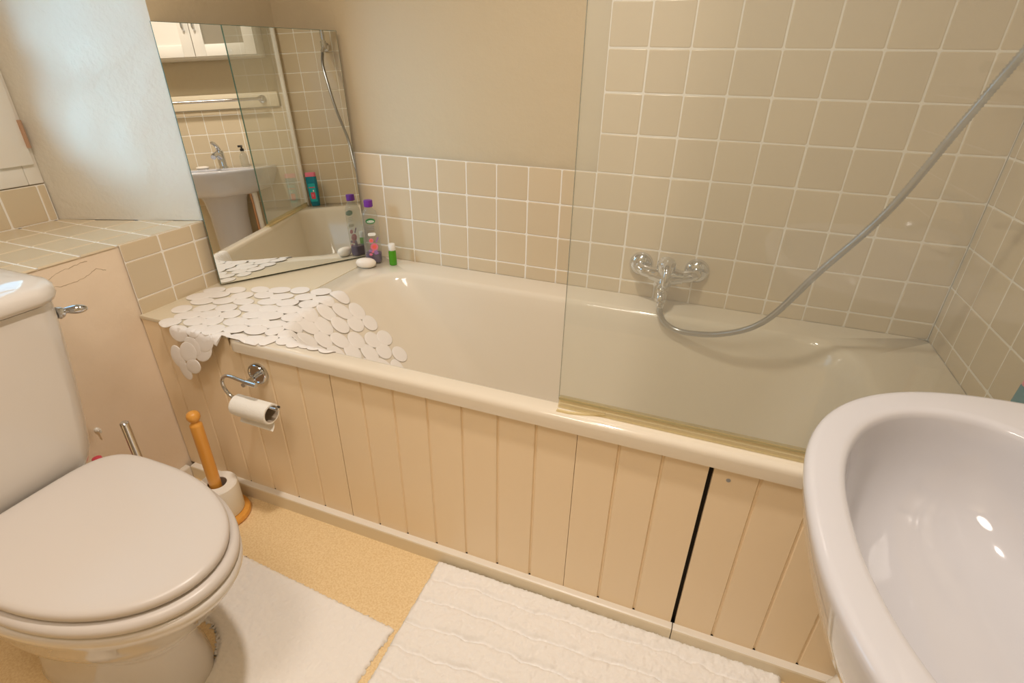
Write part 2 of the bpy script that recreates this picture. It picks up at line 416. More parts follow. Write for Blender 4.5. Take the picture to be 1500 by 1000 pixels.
# ------------------------------------------------------------------ skirting
def skirting(x0, x1):
    b = MB(); prof = [(YP+.0005, 0), (YP-.018, 0), (YP-.018, .041), (YP-.0165, .0445), (YP-.013, .046), (YP+.0005, .046)]
    b.rings([[Vector((x, y, z)) for y, z in prof] for x in (x0, x1)], True, True)
    o = b.build('baseboard_back', [M['skirt'], M['cap']], ang=20)
    for p in o.data.polygons:
        if p.normal.z > .5: p.material_index = 1
    tag(o, kind='structure')
skirting(.019, 1.4815); skirting(1.4835, XR-.012)
b = MB(); prof = [(.001, 0), (.018, 0), (.018, .041), (.0165, .0445), (.013, .046), (.001, .046)]
b.rings([[Vector((x, y, z)) for x, z in prof] for y in (-2.14, -.6945)], True, True); tag(b.build('baseboard_left', M['cap'], ang=20), kind='structure')

# ------------------------------------------------------------------ mirror leaning across the corner
az, tl = R(-31.4), R(3.42)
mn = Vector((math.cos(tl)*math.cos(az), math.cos(tl)*math.sin(az), math.sin(tl)))
mu = Vector((-math.sin(az), math.cos(az), 0)); mv = mn.cross(mu)          # along the base / up the glass
bl = Vector((.0335, -.4365, .5605))
b = MB(); W_, H_, T_ = .478, .692, .005
pts = [(0, 0), (W_, 0), (W_, H_), (0, H_)]
fr = [bl + mu*u + mv*v for u, v in pts]; bev = [bl + mu*min(max(u, .0012), W_-.0012) + mv*min(max(v, .0012), H_-.0012) + mn*.0012 for u, v in pts]; bk = [p - mn*T_ for p in fr]
b.v += fr + bev + bk
b.face((4, 5, 6, 7), 0)
for i in range(4):
    j = (i+1) % 4; b.face((i, j, 4+j, 4+i), 1); b.face((8+i, 8+j, j, i), 1)
b.face((11, 10, 9, 8), 2)
mo = b.build('mirror', [M['silver'], M['edge'], M['card']], smooth=False)
tag(mo, 'frameless rectangular mirror leaning across the corner at the head of the bath', 'mirror')

# ------------------------------------------------------------------ pebble mat draped over the ledge
from mathutils.bvhtree import BVHTree
tubo = [o for o in bathE.children if o.name.startswith('tub')][0]; toff = WL[tubo]
tub_bvh = BVHTree.FromPolygons([v.co + toff for v in tubo.data.vertices], [tuple(p.vertices) for p in tubo.data.polygons])
def drape(X, Y, lift):
    """flat mat position -> draped over the ledge front and down the sloping end of the tub"""
    zt = .5562; x, y, z = X, Y, zt; n = Vector((0, 0, 1)); rad = .045; al = R(45); arc = rad*al
    if X < .30 and Y < -.690:            # hangs down the panel
        s_ = -.690-Y; rad = .008; arc = rad*PI/2
        if s_ < arc: a = s_/rad; y = -.690-rad*math.sin(a); z = zt-rad*(1-math.cos(a)); n = Vector((0, -math.sin(a), math.cos(a)))
        else: y = -.690-rad-.010*min(1, (s_-arc)/.08); z = zt-rad-(s_-arc); n = Vector((0, -1, 0))
        return Vector((x, y, z)) + n*lift
    if X > .372:                         # arc length down the slope
        s_ = X-.372; x = .372+rad*math.sin(s_/rad) if s_ < arc else .372+rad*math.sin(al)+(s_-arc)*math.cos(al)
    y = max(y, -.686)
    if x > .32:
        acc = Vector(); an = Vector(); k_ = 0
        for dx, dy in ((0, 0), (.006, 0), (-.006, 0), (0, .006), (0, -.006)):      # soft plastic bridges tight bends
            h = tub_bvh.ray_cast(Vector((x+dx, y+dy, 1.0)), Vector((0, 0, -1)))
            if h[0]: acc += h[0]; an += h[1] if h[1].z > 0 else -h[1]; k_ += 1
        if k_: z = acc.z/k_ + .0016; n = an.normalized()
        if x < .40: z = max(z, zt - (x-.32)*.02 if x < .36 else z)
    return Vector((x, y, z)) + n*lift
b = MB()
def axis_y(x): return -.632 + (x-.066)*.53 - (x-.066)**2*.46
rnd = random.Random(11)
L0, L1, HW = .072, .715, .178
ell = []
rows = 8; cols = 12
for i in range(cols):
    for j in range(rows):
        u = L0 + (L1-L0)*(i + .5 + (.24 if j % 2 else -.24))/cols + rnd.uniform(-.006, .006)
        v = -HW + 2*HW*(j+.5)/rows + rnd.uniform(-.004, .004)
        e = min(u-L0, L1-u); lim = HW*math.sqrt(max(0, 1-(max(0, .06-e)/.09)**2))
        if abs(v) > lim: continue
        a = rnd.uniform(.0290, .0350); c = rnd.uniform(.0225, .0262); rot = rnd.uniform(-.45, .45)
        if rnd.random() < .3: a, c = rnd.uniform(.026, .029), rnd.uniform(.0255, .028)
        ell.append((u, v, a, c, rot))
ell += [(.070, -.168, .024, .034, -.3), (.118, -.166, .033, .027, .2), (.172, -.176, .037, .025, .3), (.066, -.207, .0195, .029, -.30), (.108, -.205, .029, .0205, .1)]      # the low corner that hangs furthest
for q_, (u, v, a, c, rot) in enumerate(ell):
    th_ = math.atan(.53-.92*(u-.066)); Yc = axis_y(u) + v*math.cos(th_); u = max(.045, u - v*math.sin(th_)); rot += th_
    n = 24; k = len(b.v); dz = .000013*((q_*37) % 101)
    for f_, lf in ((.0, .0016), (.5, .0016), (.93, .0016), (.98, .0013), (1.0, .0007), (1.0, .0002)):
        if f_ == 0: b.v.append(drape(u, Yc, lf+dz)); continue
        for q in range(n):
            t = 2*PI*q/n; px = a*f_*math.cos(t); py = c*f_*math.sin(t)
            b.v.append(drape(u + px*math.cos(rot)-py*math.sin(rot), Yc + px*math.sin(rot)+py*math.cos(rot), lf+dz))
    for q in range(n): b.face((k, k+1+q, k+1+(q+1) % n))
    for ri in range(4):
        for q in range(n): b.face((k+1+ri*n+q, k+1+(ri+1)*n+q, k+1+(ri+1)*n+(q+1) % n, k+1+ri*n+(q+1) % n))
mo = b.build('bath_mat', M['matwhite'], ang=50)
tag(mo, 'white plastic pebble-pattern non-slip mat draped over the ledge into the bath', 'bath mat')

# ------------------------------------------------------------------ shower screen
sc = empty('shower_screen', (1.57, -.652, .5555), 'tall clear glass bath screen standing on the front rim of the bath', 'shower screen')
b = MB(); b.box((1.172, -.655, .570), (1.958, -.649, 2.0)); g = b.build('glass', [M['screen'], M['glassgreen']], sc, smooth=False)
for p in g.data.polygons: p.material_index = 0 if abs(p.normal.y) > .5 else 1
b = MB()
prof = [(-.6564, .577), (-.6553, .577), (-.6553, .5695), (-.6487, .5695), (-.6487, .577), (-.6476, .577), (-.6476, .567), (-.6425, .5560), (-.6435, .5553), (-.6495, .5655), (-.6545, .5655), (-.6605, .5553), (-.6615, .5560), (-.6564, .567)]
b.rings([[Vector((x, y, z)) for y, z in prof] for x in (1.173, 1.957)], True, True); b.build('seal_strip', M['seal'], sc, smooth=False)
b = MB()
q = [(1.174, -.676, .5545), (1.20, -.676, .5545), (1.225, -.671, .5555), (1.25, -.664, .557), (1.27, -.660, .559)]
b.rings([[Vector((x, y, z)), Vector((x, y+.007, z+.0008)), Vector((x, y+.0072, z+.0022)), Vector((x, y-.0003, z+.0016))] for x, y, z in q], True, True)
b.build('loose_seal_end', M['seal'], sc, ang=60)
b = MB(); b.box((1.957, -.664, .556), (1.979, -.640, 2.0), bev=.003); b.build('wall_channel', M['white'], sc)

# ------------------------------------------------------------------ bath mixer
tp = empty('bath_mixer_tap', (1.308, 0, .66), 'chrome wall-mounted bath shower mixer on the tiles behind the glass', 'tap')
for fx in (1.231, 1.388):
    b = MB(); b.lathe([(.0345, 0), (.0345, .005), (.032, .013), (.024, .020), (.014, .023)], (fx, -.0005, .657), (0, -1, 0), 36); b.build('wall_flange', M['chrome'], tp)
    b = MB(); s = 1 if fx < 1.3 else -1
    b.tube(spline([(fx, -.018, .657), (fx, -.034, .656), (fx+s*.012, -.048, .654), (fx+s*.042, -.055, .650)], 6), [.0135]*6+[.0150]*6+[.0165]*6+[.0180], 20)
    b.build('elbow', M['chrome'], tp)
b = MB(); b.tube([(1.264, -.055, .650), (1.276, -.056, .650), (1.290, -.058, .651), (1.328, -.058, .651), (1.342, -.056, .650), (1.355, -.055, .650)], [.0185, .0205, .0255, .0255, .0205, .0185], 28); b.build('body', M['chrome'], tp)
b = MB(); b.lathe([(.0245, 0), (.0255, .012), (.0250, .030), (.020, .037), (.007, .039)], (1.307, -.060, .662), (0, -.3, .95), 28)
b.tube(spline([(1.307, -.068, .692), (1.310, -.094, .696), (1.313, -.118, .684), (1.314, -.131, .662), (1.313, -.134, .640)], 5), [.0125, .013, .0132, .0132, .013, .0128, .0125, .0122, .012, .0118, .0115, .0113, .011, .0108, .0105, .010, .0096, .0092, .0085, .007, .004], 14)
b.build('lever', M['chrome'], tp)
b = MB(); b.tube(spline([(1.308, -.060, .645), (1.308, -.074, .628), (1.308, -.098, .616), (1.308, -.116, .606), (1.308, -.120, .594)], 5), [.021]*5+[.019]*5+[.0165]*5+[.0150]*5+[.0125], 20); b.build('spout', M['chrome'], tp)
b = MB(); b.lathe([(.004, 0), (.004, .012), (.0095, .014), (.0105, .02), (.008, .027), (.002, .029)], (1.306, -.118, .622), (0, -.75, .6), 18); b.build('diverter_knob', M['chrome'], tp)
b = MB(); b.lathe([(.0095, 0), (.0105, .003), (.0105, .016), (.009, .018)], (1.3095, -.1205, .578), (0, 0, 1), 18); b.build('hose_nut', M['chrome'], tp)

# hose and handset
path = spline([(1.3098, -.1206, .5775), (1.313, -.125, .565), (1.332, -.130, .537), (1.383, -.14, .524), (1.481, -.17, .551), (1.569, -.20, .619), (1.640, -.255, .774), (1.722, -.285, .928), (1.772, -.335, 1.097), (1.818, -.365, 1.232), (1.866, -.385, 1.335), (1.915, -.385, 1.405)], 14)
path = resample(path, .003)
b = MB(); b.tube(path, [.0084 if i % 2 else .0064 for i in range(len(path))], 12)
tag(b.build('shower_hose', M['hose'], ang=80), 'ribbed metal shower hose looping up from the bath mixer', 'shower hose')
hs = empty('shower_handset', (1.93, -.375, 1.43), 'chrome shower handset in its bracket high on the right tiled wall', 'shower handset')
b = MB(); b.lathe([(.024, 0), (.024, .006), (.018, .012), (.010, .014), (.010, .035)], (XR-.0005, -.375, 1.44), (-1, 0, 0), 24); b.tube([(1.938, -.375, 1.425), (1.930, -.375, 1.465)], .0165, 20); b.build('bracket', M['chrome'], hs)
b = MB(); b.tube(spline([(1.917, -.384, 1.408), (1.932, -.375, 1.45), (1.925, -.374, 1.53), (1.895, -.372, 1.60)], 6), .0115, 16)
b.lathe([(.012, -.02), (.03, -.008), (.036, .006), (.036, .014), (.032, .016)], (1.885, -.372, 1.61), (-.75, 0, -.66), 28); b.build('handle', M['chrome'], hs)

# ------------------------------------------------------------------ toilet
ty = -1.156
def egg(x0, x1, hw, z, n=72, split=.36, mf=2.05, mr=4.2, cy=ty):
    L = x1-x0; xw = x0+split*L; p = []
    for j in range(n):
        t = 2*PI*j/n; c, s = math.cos(t), math.sin(t)
        if c >= 0: p.append(Vector((xw + (1-split)*L*sgnpow(c, 2/mf), cy + hw*sgnpow(s, 2/mf), z)))
        else: p.append(Vector((xw + split*L*sgnpow(c, 2/mr), cy + hw*sgnpow(s, 2/mr), z)))
    return p
to = empty('toilet', (.33, ty, 0), 'cream close-coupled toilet with its lid down, standing left of the bath', 'toilet')
b = MB()
rg = []
for x0, x1, hw, z in ((.20, .575, .108, 0), (.20, .577, .110, .008), (.20, .568, .104, .03), (.20, .557, .098, .08), (.20, .556, .097, .135), (.20, .562, .100, .158), (.20, .578, .110, .168),
                      (.21, .610, .128, .20), (.215, .652, .146, .25), (.22, .690, .159, .30), (.22, .716, .167, .34), (.22, .737, .174, .362), (.22, .746, .1765, .378), (.221, .746, .1765, .388), (.223, .742, .173, .3925), (.23, .73, .162, .3935)):
    rg.append(egg(x0, x1, hw, z))
b.rings(rg, True, True); b.build('pan', M['ceramic'], to, ang=70)
b = MB(); rg = [egg(.295, .728, .158, .394), egg(.286, .742, .170, .3985), egg(.285, .744, .1715, .405), egg(.286, .742, .170, .4125), egg(.292, .735, .163, .4165), egg(.30, .722, .154, .4175)]
b.rings(rg, True, True); b.build('seat', M['lid'], to, ang=70)
b = MB(); rg = [egg(.300, .716, .149, .4205), egg(.2895, .7285, .1605, .4225), egg(.288, .7305, .1625, .428), egg(.2885, .7295, .1620, .4345), egg(.2915, .7255, .1585, .4385), egg(.298, .717, .152, .4402), egg(.32, .69, .134, .4412), egg(.36, .63, .095, .442), egg(.41, .55, .045, .4425)]
b.rings(rg, True, True); b.build('lid', M['lid'], to, ang=70)
for s in (-1, 1):
    b = MB(); b.tube([(.300, ty+s*.075-.016, .412), (.300, ty+s*.075+.016, .412)], .009, 14); b.build('hinge', M['lid'], to)
def tank(x1, hw, r, z, bow, x0=.018):
    p = rr(x0, x1, ty-hw, ty+hw, r, z, 10); out = []
    for q in p:
        f = (q.x-x0)/(x1-x0); out.append(Vector((q.x + bow*f*f*(1-((q.y-ty)/hw)**2), q.y, q.z)))
    return out
b = MB()
rg = [tank(.215, .120, .06, .392, .02), tank(.243, .140, .06, .398, .025), tank(.252, .150, .055, .412, .027), tank(.256, .158, .05, .44, .028), tank(.254, .170, .05, .50, .028), tank(.250, .184, .05, .58, .028), tank(.248, .196, .05, .67, .028), tank(.247, .203, .05, .757, .028)]
b.rings(rg, True, True); ci = b.build('cistern', M['ceramic'], to, ang=60)
b = MB(); rg = [tank(.240, .198, .05, .759, .028), tank(.254, .210, .055, .761, .029), tank(.257, .213, .056, .769, .029), tank(.256, .212, .056, .782, .029), tank(.251, .207, .055, .790, .028), tank(.238, .195, .055, .795, .026), tank(.20, .16, .05, .7975, .02), tank(.15, .08, .03, .7985, .01)]
b.rings(rg, True, True); b.build('cistern_lid', M['ceramic'], to, ang=60)
b = MB(); b.lathe([(.010, 0), (.013, .004), (.012, .010), (.007, .016)], (.208, -.957, .716), (0, 1, 0), 18)
b.tube(spline([(.208, -.942, .716), (.210, -.936, .716), (.216, -.929, .7155), (.224, -.920, .715), (.232, -.912, .715)], 4), [.006, .006, .0062, .0064, .0068, .0074, .008, .0086, .009, .0094, .0096, .0094, .009, .0082, .007, .0055, .003], 12)
tag(b.build('flush_lever', M['chrome'], ci), 'small chrome flush lever')

# ------------------------------------------------------------------ things on the floor
ts = empty('spare_roll_stand', (.235, -.776, 0), 'orange pine spare toilet roll stand on the floor between toilet and bath', 'toilet roll stand')
sx, sy = .235, -.776
b = MB(); b.lathe([(.066, 0), (.070, .004), (.071, .010), (.068, .017), (.060, .020), (.02, .0205)], (sx, sy, 0), n=44); b.build('base', M['woodA'], ts)
b = MB(); b.lathe([(.0155, .018), (.0155, .28), (.0155, .322), (.0148, .326), (.012, .329), (.0098, .333), (.0098, .336), (.0135, .340), (.0165, .347), (.0165, .354), (.0135, .361), (.007, .365), (.001, .366)], (sx, sy, 0), n=28); b.build('post', M['woodA'], ts)
b = MB(); ro, ri, z0, z1 = .051, .0245, .0212, .122
ox, oy = sx+.004, sy+.003
prof = [(ri, z0), (ro-.002, z0), (ro, z0+.003), (ro, z1-.004), (ro-.003, z1), (ri+.001, z1), (ri, z1-.001), (ri, z0)]
n = 48; rs = [[Vector((ox+r*math.cos(2*PI*j/n), oy+r*math.sin(2*PI*j/n), z)) for j in range(n)] for r, z in prof]
b.rings(rs, False, False)
o = b.build('toilet_roll', [M['paper'], M['card']], ang=35)
for p in o.data.polygons:
    c = p.center + o.location - Vector((ox, oy, 0)); 
    if math.hypot(c.x, c.y) < ri+.0004: p.material_index = 1
tag(o, 'full white toilet roll standing on the orange pine stand', 'toilet roll')

tb = empty('toilet_brush', (.18, -.903, 0), 'toilet brush with a straight chrome handle standing behind the toilet', 'toilet brush')
b = MB(); b.lathe([(.045, 0), (.046, .003), (.046, .095), (.044, .10), (.038, .10), (.038, .06)], (.18, -.903, 0), n=32); b.build('holder', M['whiteplastic'], tb)
b = MB(); b.tube([(.18, -.903, .061), (.18, -.903, .402), (.18, -.903, .4045)], [.0095, .0095, .007], 20); b.build('handle', M['chrome'], tb)
cb = empty('cleaner_bottle', (.105, -.955, 0), 'cleaner bottle with a red cap half hidden behind the toilet', 'bottle')
b = MB(); b.rings([rr(.08, .13, -.985, -.925, .02, z, 5) for z in (0, .2)] + [rr(.092, .118, -.97, -.94, .012, .245, 5)], True, True); b.build('body', M['whiteplastic'], cb)
b = MB(); b.lathe([(.012, 0), (.012, .052), (.010, .064), (.004, .067)], (.107, -.950, .245), n=20); b.build('cap', M['red'], cb)
b = MB(); b.lathe([(.006, 0), (.0065, .004), (.003, .008)], (.0, -.877, .312), (1, 0, 0), 14); b.tube(spline([(.007, -.877, .312), (.016, -.877, .308), (.017, -.877, .318)], 4), .0022, 8)
tag(b.build('wall_clip', M['whiteplastic']), 'tiny white hook-shaped clip on the plaster wall above the toilet brush', 'hook')
b = MB(); b.lathe([(.028, 0), (.034, .006), (.036, .05), (.034, .09), (.024, .115), (.017, .125), (.016, .145), (.010, .150)], (1.815, -.735, 0), n=20)
for v in b.v:
    a = math.atan2(v.y+.735, v.x-1.815); f = 1+.07*math.cos(9*a)*(v.z < .11); v.x = 1.815+(v.x-1.815)*f; v.y = -.735+(v.y+.735)*f
tag(b.build('fluted_bottle', M['whiteplastic'], ang=80), 'white fluted bottle on the floor against the bath panel, mostly hidden by the basin', 'bottle')

# cotton mats
def pile_mat(name, x0, x1, y0, y1, rot, th, label, cut=None, ridge=0, step=.006, seed=0, piv=None):
    nx, ny = int((x1-x0)/step), int((y1-y0)/step); b = MB(); idx = {}
    px, py = piv or (x0, y1); ca, sa = math.cos(rot), math.sin(rot)
    def P_(x, y, z): dx, dy = x-px, y-py; return Vector((px+dx*ca-dy*sa, py+dx*sa+dy*ca, z))
    edge = lambda x, y: min(x-x0, x1-x, y-y0, y1-y)
    for j in range(ny+1):
        for i in range(nx+1):
            x, y = x0+(x1-x0)*i/nx, y0+(y1-y0)*j/ny
            if cut and cut(x, y) < -.008: continue
            e = edge(x, y)
            if cut: e = min(e, cut(x, y))
            q = Vector((x, y, seed)); e2 = e + .002*noise.noise(q*160)
            f = max(0, min(1, e2/.012)); f = math.sqrt(1-(1-f)**2)
            h = .72 + .10*noise.noise(q*24) + .10*noise.noise(q*80) + .13*noise.noise(q*210)
            if ridge:
                ph = y/ridge + .35*noise.noise(Vector((x*5, y*6, seed+3))) + .12*noise.noise(q*30)
                fr_ = abs((ph % 1)-.5)*2; h += .10*noise.noise(q*55) + .16 - .75*max(0, (fr_-.72)/.28)**1.5*(.4+.9*abs(noise.noise(Vector((x*9, y*4, 5)))))
            m_ = .0022 + .003*max(0, 1-e/.006)
            jx, jy = (m_*noise.noise(q*230), m_*noise.noise(q*230+Vector((9, 9, 9))))
            idx[i, j] = len(b.v); b.v.append(P_(x+jx, y+jy, .0015 + th*f*max(.1, h)))
    for j in range(ny):
        for i in range(nx):
            k = [(i, j), (i+1, j), (i+1, j+1), (i, j+1)]
            if all(t in idx for t in k): b.face([idx[t] for t in k])
    # skirt down to the floor
    base = MB()
    o = b.build(name, M['pile'], ang=180); me = o.data
    bm = bmesh.new(); bm.from_mesh(me); be = [e for e in bm.edges if e.is_boundary]
    r = bmesh.ops.extrude_edge_only(bm, edges=be)
    for v in [g for g in r['geom'] if isinstance(g, bmesh.types.BMVert)]: v.co.z = .0004 - o.location.z
    bmesh.ops.recalc_face_normals(bm, faces=bm.faces[:]); bm.to_mesh(me); bm.free()
    me.polygons.foreach_set('use_smooth', [True]*len(me.polygons))
    return o
def ped_cut(x, y):
    """distance outside the U cut round the toilet foot"""
    dx = x-.46; dy = y-ty
    d = math.hypot(max(dx, 0), dy) - .124 if dx > 0 else abs(dy)-.124
    return d
o = pile_mat('pedestal_mat', .385, .880, -1.42, -.868, R(-3.6), .013, '', cut=ped_cut, seed=1, piv=(.385, -.868), step=.003)
tag(o, 'short-pile white pedestal mat on the floor round the toilet foot', 'bath mat')
o = pile_mat('cotton_bath_mat', .890, 1.718, -1.24, -.6975, R(.6), .021, '', ridge=.062, seed=2, piv=(.890, -.6975), step=.003)
tag(o, 'thick white ridged cotton bath mat lying along the bath panel', 'bath mat')

# ------------------------------------------------------------------ toilet roll holder on the panel
rh = empty('toilet_roll_holder', (.39, YP, .465), 'curved chrome toilet roll holder fixed to the bath panel', 'toilet roll holder')
fc = Vector((.389, YP, .463))
b = MB(); b.lathe([(.0285, 0), (.0285, .010), (.0265, .0125), (.0235, .0125), (.022, .010), (.004, .0095)], fc, (0, -1, 0), 40); b.build('wall_plate', M['chrome'], rh)
b = MB(); b.tube([fc+Vector((0, -.008, 0)), fc+Vector((.006, -.035, 0)), fc+Vector((.012, -.066, .003))], [.0065, .006, .0055], 16); b.build('post', M['chrome'], rh)
q = [(.447, -.745, .479), (.425, -.745, .480), (.395, -.745, .483), (.368, -.745, .486), (.350, -.745, .482), (.338, -.745, .469), (.336, -.745, .452), (.343, -.745, .435), (.358, -.745, .423), (.38, -.745, .4195), (.44, -.745, .4205), (.490, -.745, .4215), (.500, -.745, .4245), (.503, -.745, .431)]
b = MB(); b.tube(spline(q, 6), .0046, 14); b.tube([(.418, -.745, .4808), (.448, -.745, .479)], .0062, 16); b.build('arm', M['chrome'], rh)
tr = empty('hanging_toilet_roll', (.425, -.745, .40), 'almost used-up toilet roll hanging on the chrome holder', 'toilet roll')
rc, rz, ro, ri = -.745, .4030, .0262, .0215
b = MB(); n = 36; rs = []
for x, r in ((.366, ri), (.366, ro-.0005), (.3665, ro), (.4755, ro), (.476, ro-.0005), (.476, ri), (.366, ri)):
    rs.append([Vector((x, rc+r*math.cos(2*PI*j/n), rz+r*math.sin(2*PI*j/n))) for j in range(n)])
b.rings(rs, False, False); o = b.build('core', [M['paper'], M['card']], tr, ang=40)
for p in o.data.polygons:
    c = p.center + WL[o]
    if math.hypot(c.y-rc, c.z-rz) < ri+.0003: p.material_index = 1
b = MB(); rs = []
for k in range(16):
    t = k/15
    if t < .45: a = R(110 - 110*t/.45*1.0 - 100*(t/.45)); r_ = ro+.0008; y, z = rc - r_*math.cos(a), rz + r_*math.sin(a)
    else:
        s = (t-.45)/.55; a = R(-100); y, z = rc - (ro+.0008)*math.cos(a) - .002 - .010*s*s, rz - (ro+.0008) - .020*s
    rs.append([Vector((.3665+.003*t, y, z)), Vector((.4755-.001*t, y, z-.002*t)), Vector((.4755-.001*t, y+.0005, z-.002*t)), Vector((.3665+.003*t, y+.0005, z))])
b.rings(rs, True, True); b.build('loose_sheet', M['paper'], tr, ang=60)

# ------------------------------------------------------------------ bottles and soap in the corner of the bath
fb = empty('bath_foam_bottle', (.335, -.065, .554), 'clear bath foam bottle with purple cap and flower label beside the mirror', 'bottle')
bx, by, bz = .3355, -.066, .5540
fdir = Vector((.62, -.78, 0)).normalized(); fs = Vector((fdir.y*-1, fdir.x, 0))
def brr(hw, hd, r, z, k=6):
    p = rr(-hw, hw, -hd, hd, r, 0, k); return [Vector((bx, by, z)) + fs*q.x + fdir*q.y for q in p]
sec = [(.020, .012, .010, 0), (.0265, .0175, .014, .003), (.028, .019, .015, .012), (.028, .019, .015, .10), (.0275, .0188, .015, .14), (.0255, .018, .015, .165), (.0205, .016, .014, .180), (.013, .0125, .0122, .188), (.0112, .0112, .0110, .192), (.0112, .0112, .0110, .196)]
b = MB(); b.rings([brr(a, d, r, bz+z) for a, d, r, z in sec], True, True); b.build('body', M['clear'], fb, ang=60)
b = MB(); b.rings([brr(a-.0012, d-.0012, r-.001, bz+z) for a, d, r, z in ((.0205, .0125, .010, .0012), (.0265, .0175, .014, .004), (.028, .019, .015, .012), (.028, .019, .015, .036))], True, True); b.build('liquid', M['liquid'], fb, ang=60)
b = MB(); b.lathe([(.0135, 0), (.0145, .001), (.0145, .018), (.0135, .021), (.006, .022)], (bx, by, bz+.194), n=28); b.build('cap', M['purple'], fb)
def on_face(u, z, off=.0006): return Vector((bx, by, bz+z)) + fs*u + fdir*(.019+off)
up = Vector((0, 0, 1))
b = MB(); b.disc(on_face(0, .150, .0004), fdir, up, .0155, .0092, .0006, 28, 0); b.disc(on_face(0, .1485, .0008), fdir, up, .0118, .0042, .0005, 24, 1); b.build('brand_badge', [M['greenprint'], M['whiteprint']], fb, smooth=False)
def text(name, s, size, pos, nrm, upv, m, parent):
    cu = bpy.data.curves.new(name, 'FONT'); cu.body = s; cu.size = size; cu.align_x = 'CENTER'; cu.align_y = 'CENTER'; cu.extrude = size*.02
    tmp = bpy.data.objects.new(name, cu); C.objects.link(tmp)
    dg = bpy.context.evaluated_depsgraph_get(); me = bpy.data.meshes.new_from_object(tmp.evaluated_get(dg)); bpy.data.objects.remove(tmp)
    nrm = Vector(nrm).normalized(); upv = Vector(upv); side = upv.cross(nrm).normalized(); upv = nrm.cross(side)
    me.transform(Matrix((side, upv, nrm)).transposed().to_4x4()); me.materials.clear(); me.materials.append(m)
    o = bpy.data.objects.new(name, me); C.objects.link(o); o.parent = parent; o.location = Vector(pos) - WL[parent]; return o
text('brand_lettering', 'Radox', .0070, on_face(0, .1485, .0016), fdir, up, M['greenprint'], fb)
b = MB(); b.rings([[on_face(-.013+w.x, .100+w.y, .0005+d) for w in rr(0, .026, 0, .011, .005, 0, 4)] for d in (0, .0005)], True, True, m=0)
for k, (w_, z_) in enumerate(((.011, .133), (.009, .127), (.010, .121))):
    b.rings([[on_face(-w_+w.x, z_+w.y, .0005+d) for w in rr(0, 2*w_, 0, .0014, .0005, 0, 2)] for d in (0, .0004)], True, True, m=1)
b.build('label_print', [M['whiteprint'], M['greyprint']], fb, smooth=False)
b = MB()
def flower(u, z, r, pet, m, m2):
    for q in range(pet):
        a = 2*PI*q/pet; b.disc(on_face(u+r*.6*math.cos(a), z+r*.6*math.sin(a), .0005+.00005*q), fdir, up, r*.45, r*.45, .0004, 12, m)
    b.disc(on_face(u, z, .0012), fdir, up, r*.55, r*.55, .0004, 14, m2)
flower(.004, .062, .0125, 9, 1, 0); flower(-.004, .084, .0075, 7, 1, 0)
for q in range(9): b.disc(on_face(random.uniform(-.02, .02), .036+random.random()*.014, .0005+.0001*q), fdir, up, .006, .0045, .0004, 10, 2 if q % 3 else 1)
for q in range(4): b.disc(on_face(.012+.002*q, .080+.004*q, .0006), fdir, up, .0028, .0035, .0004, 8, 2)
b.build('flower_print', [M['coral'], M['pink'], M['lilac']], fb, smooth=False)

b = MB(); sc_ = Vector((.338, -.118, .5700))
rs = []
for k in range(13):
    a = -PI/2 + PI*k/12; r = max(.02, math.cos(a))**.62; z = math.sin(a)
    rs.append([sc_ + Vector((.034*r*math.cos(2*PI*j/32)*math.cos(.35) - .022*r*math.sin(2*PI*j/32)*math.sin(.35), .034*r*math.cos(2*PI*j/32)*math.sin(.35) + .022*r*math.sin(2*PI*j/32)*math.cos(.35), .0155*z)) for j in range(32)])
b.rings(rs, True, True); tag(b.build('soap_bar', M['soap'], ang=80), 'oval cream soap bar on the bath rim in front of the purple-capped bottle', 'soap')
gb = empty('small_gel_bottle', (.406, -.058, .554), 'tiny bottle of green gel with a white cap standing alone on the bath rim', 'bottle')
gx, gy = .406, -.058
b = MB(); b.lathe([(.0115, 0), (.0128, .0015), (.0128, .046), (.011, .050), (.0105, .052)], (gx, gy, .554), n=26); b.build('body', M['green'], gb)
b = MB(); b.lathe([(.0112, 0), (.0118, .001), (.0116, .020), (.0105, .022), (.004, .0222)], (gx, gy, .606), n=26); b.build('cap', M['whiteplastic'], gb)

sh = empty('shampoo_bottle', (1.925, -.583, .554), 'teal shampoo bottle standing in the bath corner by the screen\'s wall channel', 'bottle')
hx, hy, hz = 1.925, -.588, .5545
def hrr(hw, hd, r, z): return [Vector((hx, hy, hz+z)) + Vector((0, 1, 0))*q.x + Vector((1, 0, 0))*q.y for q in rr(-hw, hw, -hd, hd, r, 0, 6)]
b = MB(); b.rings([hrr(a, d, r, z) for a, d, r, z in ((.022, .013, .011, 0), (.0255, .017, .014, .004), (.029, .0195, .015, .05), (.0315, .020, .015, .10), (.0325, .0195, .015, .145), (.032, .018, .014, .176), (.0315, .0175, .014, .178))], True, True); b.build('body', M['teal'], sh, ang=60)
b = MB(); b.rings([hrr(a, d, r, z) for a, d, r, z in ((.0315, .0175, .014, .1785), (.031, .0172, .014, .200), (.029, .016, .013, .203))], True, True); b.build('cap', M['pink'], sh, ang=60)
def sface(u, z, o_=.0006): return Vector((hx-.0203-o_, hy+u, hz+z))
b = MB()
b.rings([[sface(w.x, w.y, d) for w in rr(-.021, .021, .028, .138, .006, 0, 4)] for d in (0, .0005)], True, True, m=0)
b.rings([[sface(w.x, w.y, .0007+d) for w in rr(-.018, .018, .112, .117, .001, 0, 2)] for d in (0, .0004)], True, True, m=1)
b.rings([[sface(w.x, w.y, .0007+d) for w in rr(-.013, .013, .045, .085, .004, 0, 3)] for d in (0, .0004)], True, True, m=1)
